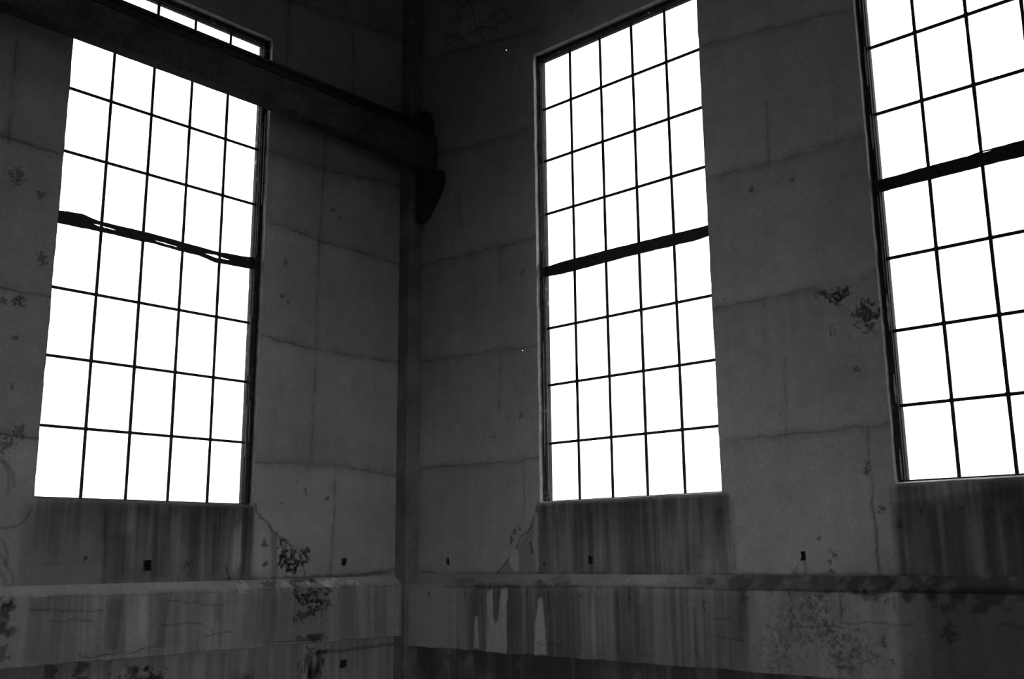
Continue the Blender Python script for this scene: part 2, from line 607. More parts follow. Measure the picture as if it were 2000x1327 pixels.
# ---------------------------------------------------------------- what time has left on each surface, plus light and shade painted in
def paint_left(F):
    lifts = [[(-5.095,3.436),(-4.603,3.430),(-4.386,3.425)], [(-2.255,4.085),(-1.546,4.085),(-1.084,4.120),(-0.325,4.210)],
             [(-2.195,3.317),(-1.983,3.318),(-1.591,3.275),(-1.124,3.264),(-0.388,3.236)], [(-4.897,2.170),(-4.575,2.158),(-4.344,2.153)],
             [(-2.282,2.144),(-1.950,2.126),(-1.568,2.096),(-1.027,2.100),(-0.369,2.092)], [(-4.785,0.979),(-4.551,0.977),(-4.306,0.963)],
             [(-2.272,0.887),(-1.896,0.905),(-1.362,0.915),(-0.994,0.893),(-0.348,0.839)],
             [(-2.243,5.856),(-1.569,5.896),(-0.831,6.004),(-0.270,6.026)]]
    for l in lifts:
        F.line(l, .008, .45, .004, .45, .02, halo=.38, hw=.05)
        F.step(l, -.07, .3, .003)
    F.line([(-2.138,3.167),(-1.585,3.107)], .006, .3, .002, .5)
    for l in ([(-1.546,4.444),(-1.560,4.076),(-1.566,3.680),(-1.586,3.304),(-1.586,2.772),(-1.579,2.062),(-1.596,1.474),(-1.600,0.927)],
              [(-1.296,0.908),(-1.294,0.450),(-1.300,0.245),(-1.326,-0.150)],
              [(-4.797,4.466),(-4.793,4.136),(-4.793,3.762),(-4.785,3.397)], [(-2.073,5.869),(-2.079,5.090)], [(-1.206,5.854),(-1.181,4.986)],
              [(-3.721,0.412),(-3.689,0.050),(-3.683,-0.202)]):
        F.line(l, .010, .38, .003, .46, .008, halo=.25, hw=.04)
    # crack falling from the window corner, and its loosened triangle of plaster
    F.line([(-2.241,0.499),(-2.215,0.428),(-2.178,0.375),(-2.113,0.348),(-2.052,0.276),(-2.003,0.233),(-1.924,0.170),(-1.807,0.107),(-1.688,0.018),(-1.641,-0.101),(-1.632,-0.175)], .009, .6, .008, 0, .02)
    F.line([(-1.688,0.018),(-1.586,0.067)], .006, .4, .004, 0)
    F.line([(-2.166,0.371),(-2.094,0.314),(-2.019,0.208)], .005, .4, .003, 0)
    F.line([(-4.324,0.416),(-4.374,0.334),(-4.416,0.269),(-4.523,0.235),(-4.640,0.250)], .008, .4, .004, 0, .02)
    for (x, y), rx, rz in zip([(-1.903,0.102),(-1.881,0.014),(-1.843,-0.040),(-1.777,-0.030),(-1.816,-0.103),(-1.629,0.057),(-1.607,-0.022),(-2.114,0.116),(-2.100,-0.051),(-1.710,-0.056)],
                              (.05, .06, .09, .10, .07, .05, .04, .03, .03, .06), (.07, .10, .09, .10, .09, .05, .06, .06, .03, .05)):
        F.blob(x, z=y, rx=rx, rz=rz, amt=.62, thr=.46, deep=.006, fr=22)
    for (x, y), r in zip([(-4.678,3.133),(-4.482,3.014),(-4.427,2.475),(-4.567,2.064),(-4.494,1.015),(-4.583,0.901),(-2.909,-0.060),(-2.011,2.951),(-1.422,3.659),(-1.330,3.600),(-1.949,2.541),(-2.020,2.593),(-4.582,1.769),(-4.570,1.369),(-3.852,0.001),(-1.383,0.577),(-1.658,0.643),(-4.608,2.066),(-4.696,2.058)],
                         (.055, .03, .04, .04, .05, .06, .035, .03, .02, .02, .02, .02, .02, .02, .02, .02, .025, .04, .04)):
        F.blob(x, y, r, r * 1.2, .5, thr=.42, deep=.004, fr=30)
    # rain washed out from under the sill, and a dark window halo painted in
    s0, s1 = [(-4.311,0.173)][0][0], [(-2.248,0.187)][0][0]
    zt, zb = .47, -.2
    F.patch([(-4.374,0.435),(-2.264,0.499),(-2.227,-0.238),(-4.398,-0.282),(-4.403,0.213)], .30, .05)
    F.streaks(s0, s1, zt + .02, .02, .6, 71, .03, .30, 1.0, freq=.7)  # dark halo below the window painted in, fading downwards in streaks
    F.streaks([(-3.703,0.178)][0][0], s1, zt, zb, .55, 3, .03, .46, .25)
    F.streaks(s0, [(-3.658,0.178)][0][0], zt, zb + .2, .35, 5, .08, .5, .5)
    for x, y0, y1, w, a in ((240, 1040, 1138, .13, .42), (225, 990, 1060, .10, .3), (315, 1000, 1138, .07, .4), (318, 1060, 1138, .11, .3), (262, 1000, 1110, .10, -.28),
                            (286, 1010, 1050, .05, -.25), (345, 1000, 1138, .05, -.18), (383, 1000, 1136, .05, .35), (421, 1020, 1132, .02, .35), (486, 1000, 1130, .05, .45),
                            (461, 1030, 1120, .022, -.7), (470, 1020, 1110, .018, -.8), (442, 1010, 1120, .02, -.22), (412, 1000, 1120, .02, -.2), (537, 1040, 1135, .04, .4), (450, 1005, 1130, .02, .3),
                            (430, 1000, 1130, .015, .3), (510, 1030, 1125, .03, -.15)):
        a0, a1 = LWF(x, y0), LWF(x, y1)
        F.run(a0[0], a0[1], a1[1], w, a, seed=x)
    F.line([(-3.112,-0.225),(-2.838,-0.223),(-2.524,-0.212),(-2.483,-0.176),(-2.460,-0.214)], .012, .6, .004, 0, .015)
    F.line([(-2.523,-0.231),(-2.081,-0.213),(-1.637,-0.204),(-1.356,-0.200),(-1.024,-0.181),(-0.689,-0.172),(-0.441,-0.155)], .022, .6, .004, .35, .02, halo=.3, hw=.07)
    F.line([(-2.531,-0.083),(-2.495,-0.158),(-2.470,-0.223)], .012, .5, .003, 0)
    # felt-pen scrawl at the far left
    for l in ([(-4.737,0.882),(-4.591,0.770),(-4.529,0.652),(-4.534,0.531)], [(-4.724,0.742),(-4.571,0.763),(-4.508,0.673),(-4.487,0.573)],
              [(-4.636,0.210),(-4.522,0.132),(-4.481,0.034),(-4.498,-0.045)], [(-4.627,0.113),(-4.519,0.014),(-4.446,-0.104),(-4.424,-0.175),(-4.466,-0.221)], [(-4.554,-0.063),(-4.497,-0.142),(-4.463,-0.260)]):
        F.line(l, .014, .34, 0, 0, .01)
    # below the lower band
    for (x, y), rx, rz in zip([(-1.545,-0.983),(-1.462,-1.085),(-1.441,-0.981),(-1.496,-1.154),(-3.345,-0.978),(-3.249,-1.019),(-3.816,-0.896),(-4.086,-0.897),(-2.261,-1.091)],
                              (.10, .11, .08, .12, .16, .15, .05, .05, .05), (.10, .10, .10, .10, .08, .09, .14, .14, .03)):
        F.blob(x, y, rx, rz, .6, thr=.44, deep=.006, fr=12, sharp=.08)
    F.streaks(-5.2, -.5, -.82, -1.64, .35, 9, .05, .5, .2)
    F.line([(-1.578,-0.923),(-0.809,-0.913),(-0.449,-0.902)], .016, .5, .006, .3, .01)
    F.line([(-2.422,-1.094),(-2.151,-1.082),(-1.810,-1.056)], .012, .35, .003, .4, .02)


def paint_right(F):
    lifts = [[(-0.509,4.530),(-1.033,4.454),(-1.623,4.401),(-1.926,4.403)], [(-0.292,3.241),(-0.929,3.217),(-1.580,3.193),(-2.046,3.190)],
             [(-0.307,2.124),(-0.931,2.101),(-1.496,2.082),(-2.037,2.046)], [(-0.322,0.936),(-0.932,0.935),(-2.028,0.922)],
             [(-4.055,3.277),(-4.315,3.265),(-4.555,3.257),(-4.949,3.267),(-5.485,3.281)], [(-4.065,2.096),(-4.439,2.084),(-4.770,2.087),(-5.041,2.088),(-5.385,2.082),(-5.522,2.138)],
             [(-4.111,0.922),(-4.504,0.932),(-4.952,0.923),(-5.510,0.940)], [(-4.074,4.569),(-4.647,4.496),(-5.488,4.372)], [(-0.585,5.751),(-1.332,5.606),(-2.091,5.505)]]
    for k, l in enumerate(lifts):
        F.line(l, .008, .42, .004, .42, .02, halo=.32, hw=.045)
        F.step(l, -.06, .3, .003)
    for l in ([(-0.904,3.993),(-0.920,3.571)], [(-1.521,3.177),(-1.509,2.704)], [(-1.511,2.080),(-1.483,1.463)], [(-1.813,0.917),(-1.824,0.365)], [(-4.686,3.813),(-4.668,3.254)],
              [(-5.345,0.928),(-5.329,0.598),(-5.335,0.291),(-5.343,0.064),(-5.347,-0.167)], [(-4.139,0.417),(-4.125,-0.123)], [(-4.696,1.555),(-4.669,0.927)]):
        F.line(l, .009, .3, .003, .44, .008, halo=.16, hw=.03)
    F.line([(-5.334,0.752),(-5.340,0.443),(-5.342,0.139),(-5.340,-0.152)], .006, .4, .003, .3, .02)
    # crack from the window corner, fallen plaster below it
    F.line([(-2.007,0.507),(-1.965,0.400),(-1.924,0.303),(-1.855,0.217),(-1.761,0.170),(-1.726,0.091),(-1.649,0.008),(-1.587,-0.036),(-1.538,-0.085),(-1.454,-0.174)], .009, .6, .008, 0, .02)
    for (x, y), rx, rz in zip([(-1.638,0.162),(-1.741,0.254),(-1.686,0.211),(-1.893,0.099),(-1.905,0.035),(-2.060,-0.096),(-5.404,1.823),(-5.429,1.770),(-5.208,1.998),(-5.122,2.005),(-5.272,1.995),(-5.055,2.035),(-5.180,1.961),(-5.125,1.711),(-4.877,3.050),(-4.483,3.061),(-4.541,2.027),(-5.301,1.382),(-1.785,1.370),(-1.409,1.190),(-1.836,2.846),(-5.314,0.606),(-5.403,0.307)],
                              (.02, .03, .03, .025, .02, .02, .09, .07, .07, .07, .06, .05, .04, .025, .025, .025, .02, .025, .025, .02, .03, .025, .03),
                              (.05, .03, .03, .035, .03, .03, .10, .12, .05, .05, .05, .03, .05, .04, .03, .03, .02, .02, .03, .02, .03, .05, .03)):
        F.blob(x, y, rx, rz, .55, thr=.45, deep=.004, fr=30)
    zt, zb = .47, -.18
    # under the middle window
    F.patch([(-2.006,0.482),(-4.118,0.469),(-4.092,-0.181),(-1.475,-0.184),(-1.649,0.008),(-1.855,0.207)], .30, .03)
    F.a[(F.Z < -.80)] *= .8  # shade under the projecting band painted in as a darker wall foot
    F.blob(-2.6, -1.0, 3.6, .5, .45, thr=.30, fr=2.5, sharp=.2)  # uneven part of the same painted band shade
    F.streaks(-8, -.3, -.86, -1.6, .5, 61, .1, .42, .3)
    F.streaks(-4.10, -2.03, zt + .02, .02, .6, 73, .03, .30, 1.0, freq=.7)  # painted dark halo below the middle window, streaked and fading down
    F.streaks(-8, -5.53, zt + .02, .02, .6, 75, .03, .30, 1.0, freq=.7)  # same painted halo below the right-hand window
    F.streaks(-4.14, [(-1.988,0.214)][0][0], zt, zb, .50, 13, .04, .44, .2)
    for x, y0, y1, w, a in ((1088, 1000, 1118, .02, .3), (1130, 1010, 1122, .06, .4), (1152, 1000, 1122, .05, .35), (1230, 1000, 1122, .07, .3),
                            (1306, 1000, 1075, .012, -.4), (1240, 1000, 1120, .02, -.22), (1185, 1010, 1120, .015, .3), (1405, 985, 1120, .05, .42), (1350, 1060, 1120, .08, .25), (1385, 1090, 1122, .10, -.2),
                            (1270, 1000, 1122, .08, .25), (1170, 1000, 1100, .012, -.3)):
        a0, a1 = RWF(x, y0), RWF(x, y1)
        F.run(a0[0], a0[1], a1[1], w, a, seed=x)
    F.patch([(-1.671,0.067),(-1.732,0.037),(-1.749,-0.134),(-1.708,-0.164),(-1.634,-0.134),(-1.608,-0.036)], 0, .012, 1.25, .03, 14)
    F.patch([(-1.952,0.410),(-1.991,0.394),(-1.994,-0.124),(-1.961,-0.158),(-1.927,0.118)], 0, .012, .98, .03, 14)
    # under the right-hand window
    s_ = [(-5.478,0.099)][0][0]
    F.patch([(-5.484,0.342),(-6.737,0.476),(-6.662,-0.187),(-5.488,-0.181)], .40, .03)
    F.streaks(-8.0, s_, zt, zb, .45, 23, .03, .48, .15, freq=.6)
    for x, y0, y1, w, a, le in ((1820, 985, 1125, .035, .5, .04), (1848, 985, 1128, .035, .5, .05), (1872, 985, 1128, .025, .4, .06), (1927, 985, 1128, .04, .5, .07), (1970, 1000, 1128, .03, .4, .08), (1755, 1000, 1125, .02, .35, .02),
                             (1774, 1060, 1125, .015, -.25, .02), (1900, 1010, 1125, .04, -.15, .06), (1835, 990, 1125, .02, -.15, .04), (1995, 990, 1128, .05, .4, .08)):
        a0, a1 = RWF(x, y0), RWF(x, y1)
        F.run(a0[0], a0[1], a1[1], w, a, seed=x)
    for (x, y), r in zip([(-5.531,0.217),(-5.531,0.172),(-4.959,-0.077),(-4.969,-0.153),(-5.000,-0.027),(-4.884,0.099),(-5.699,0.278)], (.016, .016, .016, .016, .02, .016, .016)):
        F.blob(x, y, r, r, .5, thr=.42, deep=.004, fr=30)
    for l in ([(-4.678,-0.115),(-4.661,-0.170)], [(-4.751,-0.076),(-4.752,-0.170)], [(-4.966,0.012),(-5.024,-0.046)]):
        F.line(l, .012, .35, 0, 0)
    F.line([(-0.337,-0.173),(-0.934,-0.181),(-1.967,-0.182),(-3.178,-0.181),(-4.197,-0.180),(-5.176,-0.172),(-5.729,-0.183),(-6.506,-0.192)], .014, .5, .003, .32, .012, halo=.2, hw=.05)
    # streak of rust under lifts between the windows
    F.streaks([(-5.374,1.462)][0][0], [(-4.114,1.635)][0][0], 2.1, 1.1, .16, 31, .15, .5, .8)
    # unreadable scrawl high on the wall near the corner
    for l in ([(-0.772,6.289),(-0.882,6.304),(-0.942,6.195),(-1.025,6.279),(-1.108,6.155),(-1.190,6.238),(-1.351,6.096)], [(-0.857,6.216),(-0.900,6.082),(-0.925,5.982)], [(-1.033,6.107),(-1.124,6.104),(-1.165,5.890),(-1.205,5.798)],
              [(-1.213,5.896),(-1.318,5.888),(-1.302,5.812),(-1.221,5.855),(-1.301,5.655)], [(-1.254,5.843),(-1.460,5.739)], [(-1.350,5.926),(-1.539,5.902),(-1.556,5.958),(-1.708,5.762),(-1.476,5.783),(-1.529,5.651)],
              [(-0.653,5.942),(-0.824,5.891),(-0.909,5.820),(-0.722,5.825),(-0.645,5.866),(-0.662,5.912)], [(-0.858,5.904),(-0.992,5.764)], [(-0.909,5.807),(-1.091,5.841),(-1.205,5.836),(-1.172,5.785),(-1.058,5.816)]):
        F.line(l, .010, .50, 0, 0, .006)


def paint_bandL(F):
    F.streaks(-5, -.45, -.27, -.85, .42, 41, .05, .50, .25)
    for x, y0, y1, w, a in ((75, 1168, 1300, .05, .38), (228, 1164, 1275, .06, .45), (240, 1164, 1280, .05, .25), (320, 1162, 1270, .05, .35), (350, 1160, 1265, .03, .25), (170, 1164, 1275, .14, -.15),
                            (430, 1158, 1268, .05, .3), (500, 1156, 1262, .10, .28), (425, 1215, 1265, .03, -.35), (540, 1160, 1250, .05, .3), (95, 1180, 1260, .03, -.15), (280, 1160, 1250, .04, -.18)):
        a0, a1 = LBF(x, y0), LBF(x, y1)
        F.run(a0[0], a0[1], a1[1], w, a, seed=x)
    for (x, y), rx, rz in zip([(-1.810,-0.343),(-1.636,-0.334),(-1.549,-0.386),(-1.657,-0.425),(-1.730,-0.403),(-1.533,-0.464),(-1.454,-0.438),(-1.719,-0.538),(-1.783,-0.582),(-1.588,-0.495),(-1.438,-0.345)],
                              (.07, .07, .06, .08, .06, .07, .06, .06, .05, .06, .05), (.07, .06, .09, .05, .06, .09, .08, .07, .04, .05, .05)):
        F.blob(x, y, rx, rz, .55, thr=.46, deep=.006, fr=20)
    for (x, y), rx, rz in zip([(-4.521,-0.454),(-4.496,-0.387),(-4.521,-0.530),(-4.507,-0.693),(-4.546,-0.301),(-1.668,-0.773),(-1.516,-0.773)], (.08, .06, .09, .06, .06, .12, .10), (.09, .05, .06, .05, .05, .03, .03)):
        F.blob(x, y, rx, rz, .5, thr=.42, deep=.006, fr=9, sharp=.12)
    for l in ([(-3.142,-0.365),(-2.944,-0.394),(-2.792,-0.418),(-2.532,-0.401)], [(-3.922,-0.754),(-3.771,-0.793),(-3.664,-0.773),(-3.443,-0.757),(-3.212,-0.748)], [(-3.177,-0.564),(-2.783,-0.568)], [(-2.777,-0.664),(-2.465,-0.665)],
              [(-2.159,-0.784),(-1.904,-0.772),(-1.515,-0.788)], [(-1.830,-0.447),(-1.841,-0.603)], [(-4.150,-0.489),(-3.816,-0.490)], [(-4.320,-0.372),(-3.734,-0.429)]):
        F.line(l, .006, .5, .004, .3, .03)
    F.line([(-4.634,-0.287),(-3.896,-0.297),(-3.247,-0.301),(-2.538,-0.297),(-1.686,-0.299),(-0.481,-0.302)], .008, .35, .003, .4, .01)
    # spattered ledge, its sloping top painted paler as if lit from above
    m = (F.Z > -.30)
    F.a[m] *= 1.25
    for (x, y), rx, rz in zip([(-1.366,-0.249),(-1.627,-0.262),(-1.441,-0.257),(-1.925,-0.273),(-2.378,-0.270),(-1.121,-0.245)], (.10, .06, .05, .05, .07, .08), (.05, .04, .04, .04, .04, .03)):
        F.blob(x, y, rx, rz, -.5, thr=.42, fr=12)
    for (x, y), rx, rz in zip([(-1.809,-0.247),(-1.536,-0.235),(-2.043,-0.242),(-1.689,-0.221)], (.08, .05, .08, .10), (.03, .03, .03, .02)):
        F.blob(x, y, rx, rz, .5, thr=.42, fr=14)


def paint_bandR(F):
    F.patch([(-1.106,-0.313),(-4.359,-0.288),(-4.177,-0.991),(-1.107,-0.940)], .34, .08)
    F.streaks([(-4.347,-0.477)][0][0], [(-0.923,-0.577)][0][0], -.27, -.95, .5, 51, .12, .45, .05)
    F.patch([(-5.524,-0.264),(-6.980,-0.245),(-6.889,-1.012),(-5.493,-1.139)], .40, .03)
    F.patch([(-5.718,-0.262),(-6.980,-0.245),(-6.889,-1.012),(-5.709,-1.120)], .30, .05)
    F.streaks(-8.2, [(-4.482,-0.473)][0][0], -.27, -.95, .22, 57, .12, .5, .1)
    for x, y0, y1, w, a in ((1156, 1160, 1286, .026, -.6),
                            (1181, 1200, 1288, .010, -.3), (1070, 1150, 1200, .02, .35), (1080, 1150, 1190, .015, .35), (1130, 1150, 1280, .02, .35), (1228, 1160, 1200, .012, .5), (1204, 1150, 1280, .03, .3), (1355, 1180, 1290, .01, .35),
                            (1366, 1200, 1290, .02, -.15), (1250, 1180, 1290, .06, .2), (908, 1152, 1170, .02, .5), (1640, 1160, 1215, .01, .4), (1745, 1165, 1200, .012, .4), (1760, 1220, 1300, .02, -.2), (1775, 1250, 1320, .02, -.2)):
        a0, a1 = RBF(x, y0), RBF(x, y1)
        F.run(a0[0], a0[1], a1[1], w, a, seed=x, taper=.2, soft=.3)
    for poly in ([(-1.441,-0.338),(-1.517,-0.328),(-1.522,-0.617),(-1.542,-0.660),(-1.583,-0.586),(-1.627,-0.316),(-1.708,-0.315),(-1.692,-0.555),(-1.694,-0.913),(-1.423,-0.913),(-1.432,-0.635)],
                 [(-2.099,-0.403),(-2.150,-0.384),(-2.172,-0.540),(-2.187,-0.723),(-2.189,-0.905),(-2.045,-0.908),(-2.063,-0.613)], [(-1.278,-0.586),(-1.306,-0.585),(-1.326,-0.899),(-1.249,-0.898)]):
        F.patch(poly, 0, .012, 1.22, .03, 14)
    for (x, y), rx, rz in zip([(-4.787,-0.445),(-4.865,-0.518),(-4.646,-0.620),(-4.980,-0.625),(-5.172,-0.706),(-5.047,-0.785),(-4.508,-0.741),(-4.633,-0.809),(-4.917,-0.385),(-5.139,-0.636)],
                              (.18, .16, .15, .14, .2, .2, .14, .14, .14, .12), (.14, .14, .14, .2, .18, .12, .16, .12, .1, .12)):
        F.blob(x, y, rx, rz, .20, thr=.52, fr=24, sharp=.16)
    for (x, y), rx, rz in zip([(-1.952,-0.359),(-2.610,-0.357),(-3.146,-0.357),(-3.905,-0.400),(-4.277,-0.356),(-4.681,-0.436),(-5.445,-0.352),(-5.390,-0.635),(-5.447,-0.790),(-5.063,-0.839),(-0.603,-0.382),(-5.866,-0.569),(-1.342,-0.443)],
                              (.02, .02, .015, .012, .03, .02, .02, .02, .02, .03, .025, .05, .015), (.03, .03, .06, .06, .03, .02, .03, .03, .03, .02, .03, .06, .05)):
        F.blob(x, y, rx, rz, .42, thr=.40, deep=.005, fr=26)
    for l in ([(-5.070,-0.307),(-5.085,-0.418),(-5.084,-0.536)], [(-5.089,-0.521),(-5.305,-0.510),(-5.501,-0.521),(-5.605,-0.510)], [(-4.650,-0.563),(-5.086,-0.558)], [(-3.994,-0.527),(-4.160,-0.530)], [(-4.010,-0.667),(-4.243,-0.676)],
              [(-2.085,-0.810),(-2.394,-0.813)], [(-5.287,-0.722),(-5.361,-0.746)], [(-4.669,-0.306),(-4.703,-0.428)], [(-6.209,-0.495),(-6.383,-0.515)]):
        F.line(l, .007, .4, .003, .3, .02)
    F.line([(-0.832,-0.312),(-2.082,-0.296),(-3.269,-0.286),(-4.267,-0.293),(-4.924,-0.291),(-5.323,-0.303),(-5.551,-0.292),(-6.534,-0.277)], .010, .5, .003, .36, .012)
    for (x, y), rx, rz in zip([(-5.246,-0.297),(-5.369,-0.303)], (.06, .03), (.02, .03)):
        F.blob(x, y, rx, rz, .6, thr=.40, deep=.006)
    # ledge: damp dark smears
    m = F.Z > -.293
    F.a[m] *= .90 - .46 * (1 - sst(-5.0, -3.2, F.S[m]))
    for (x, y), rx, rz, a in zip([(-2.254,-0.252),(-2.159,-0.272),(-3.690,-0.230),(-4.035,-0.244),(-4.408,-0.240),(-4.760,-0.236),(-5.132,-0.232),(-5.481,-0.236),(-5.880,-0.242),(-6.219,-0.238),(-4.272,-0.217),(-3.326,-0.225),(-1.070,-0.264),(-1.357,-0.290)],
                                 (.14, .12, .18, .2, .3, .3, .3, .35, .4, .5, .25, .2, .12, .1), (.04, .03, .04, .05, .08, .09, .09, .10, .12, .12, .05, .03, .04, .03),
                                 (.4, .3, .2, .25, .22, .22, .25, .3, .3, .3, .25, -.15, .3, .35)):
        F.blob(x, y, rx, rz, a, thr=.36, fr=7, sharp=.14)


# ------------------------------------------------------------------ the setting
ssL = merged(ticks([-15.6, -5.0, -4.85, -.40, -.12], [.6, .05, FINE, .02]), [v for h in [OL] + POCK_L for v in h[:2]])
zsL = merged(ticks([-1.65, -1.0, 6.75, 8.4], [.1, FINE, .3]), [v for h in [OL] + POCK_L for v in h[2:]])
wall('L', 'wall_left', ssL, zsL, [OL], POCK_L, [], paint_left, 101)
ssR = merged(ticks([-16.4, -7.2, -.26, -.12], [.6, FINE, .02]), [v for h in [OM, OR] + POCK_R + PINS_R for v in h[:2]])
zsR = merged(ticks([-1.65, -1.1, 6.7, 8.4], [.1, FINE, .3]), [v for h in [OM, OR] + POCK_R + PINS_R for v in h[2:]])
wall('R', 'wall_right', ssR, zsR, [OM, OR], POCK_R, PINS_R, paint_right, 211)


def band(side, name, s0, s1, zt, zf, zb, proj, paint, seed, coarse):
    """ledge with a sloping top, upright face and undercut foot, running along a wall"""
    ss = ticks([coarse, s0, s1], [.3, FINE]) if coarse < s0 else ticks([s0, s1], [FINE])
    n1 = int((zt - zf) / .006)
    n2 = int((zf - zb) / FINE)
    prof = [(-proj * k / n1, zt + (zf - zt) * k / n1) for k in range(n1 + 1)]
    prof += [(-proj, zf + (zb - zf) * k / n2) for k in range(1, n2 + 1)]
    prof += [(-proj + .02, zb - .004), (-proj * .5, zb + .005), (.03, zb + .012)]
    prof = [(.03, zt + .002)] + prof
    D = np.array([q[0] for q in prof])
    Zp = np.array([q[1] for q in prof])
    S, _ = np.meshgrid(ss, D, indexing='ij')
    Dg = np.tile(D, (len(ss), 1))
    Zg = np.tile(Zp, (len(ss), 1))
    s, d, z = S.ravel(), Dg.ravel(), Zg.ravel()
    F = Field(s, z, seed)
    paint(F)
    # ragged lower arris
    w = np.exp(-((z - zb) / .02) ** 2) * (fbm(s * 6, s * 0, seed, 4) - .5)
    w2 = np.exp(-((z - zf) / .012) ** 2) * (fbm(s * 5, s * 0, seed + 3, 4) - .5)
    z2 = z + .03 * w + .022 * w2
    P = place(side, s, z2, d - F.d + .012 * abs(w2))
    idx = np.arange(len(s)).reshape(len(ss), len(D))
    q = np.stack([idx[:-1, :-1], idx[:-1, 1:], idx[1:, 1:], idx[1:, :-1]], -1).reshape(-1, 4)
    if side == 'L':
        q = q[:, ::-1]
    V, Q, A = [P], [q[:, ::-1] if side == 'L' else q], [F.a]
    o = mesh_np(name, P, q, M_WALL, np.clip(F.a, .05, 2.2))
    return structure(o)


band('L', 'trim_1', -4.95, -.469, -.205, -.294, -.812, .114, paint_bandL, 307, -15.6)
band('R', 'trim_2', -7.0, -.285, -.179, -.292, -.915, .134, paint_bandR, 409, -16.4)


def flat_wall(name, x0, x1, y0, y1, z0, z1, m=None):
    b = MB()
    b.box(x0, x1, y0, y1, z0, z1)
    return structure(b.build(name, m or M_PLAIN))


flat_wall('floor', -15.7, .02, -16.9, .12, -1.95, -1.65, M_FLOOR)
flat_wall('ceiling', -15.7, .1, -16.9, .3, 8.4, 8.7)
flat_wall('yard_ground', -70, 70, -70, 70, -2.4, -2.0, M_GROUND)


def pierced(name, axis, at, t, a0, a1, z0, z1, hole):
    b = MB()
    h0, h1, hz = hole
    for (p, q, u, v) in ((a0, h0, z0, z1), (h1, a1, z0, z1), (h0, h1, hz, z1)):
        if axis == 'y':
            b.box(p, q, at, at + t, u, v)
        else:
            b.box(at, at + t, p, q, u, v)
    return structure(b.build(name, M_PLAIN))


pierced('wall_back', 'y', -16.9, .3, -15.7, .0, -1.65, 8.4, (-5.2, -.6, 1.3))  # unseen wall; its opening is added for the fill light
pierced('wall_side', 'x', -15.95, .3, -16.9, .1, -1.65, 8.4, (-8.6, -3.8, 1.3))  # likewise unseen, opening added to go with the second low fill


# ------------------------------------------------------------------ windows
def ribbon(mb, side, s, zlo, zhi, d0, d1):
    """a bar whose lower and upper edges wander: s, zlo, zhi are arrays"""
    rings = []
    for a, l, h in zip(s, zlo, zhi):
        q = place(side, np.array([a] * 4), np.array([l, l, h, h]), np.array([d0, d1, d1, d0]))
        rings.append([tuple(v) for v in q])
    mb.rings(rings)


def sbox(mb, side, s0, s1, z0, z1, d0, d1):
    a, b = place(side, np.array([s0, s1]), np.array([z0, z1]), np.array([d0, d1]))
    mb.box(min(a[0], b[0]), max(a[0], b[0]), min(a[1], b[1]), max(a[1], b[1]), a[2], b[2])


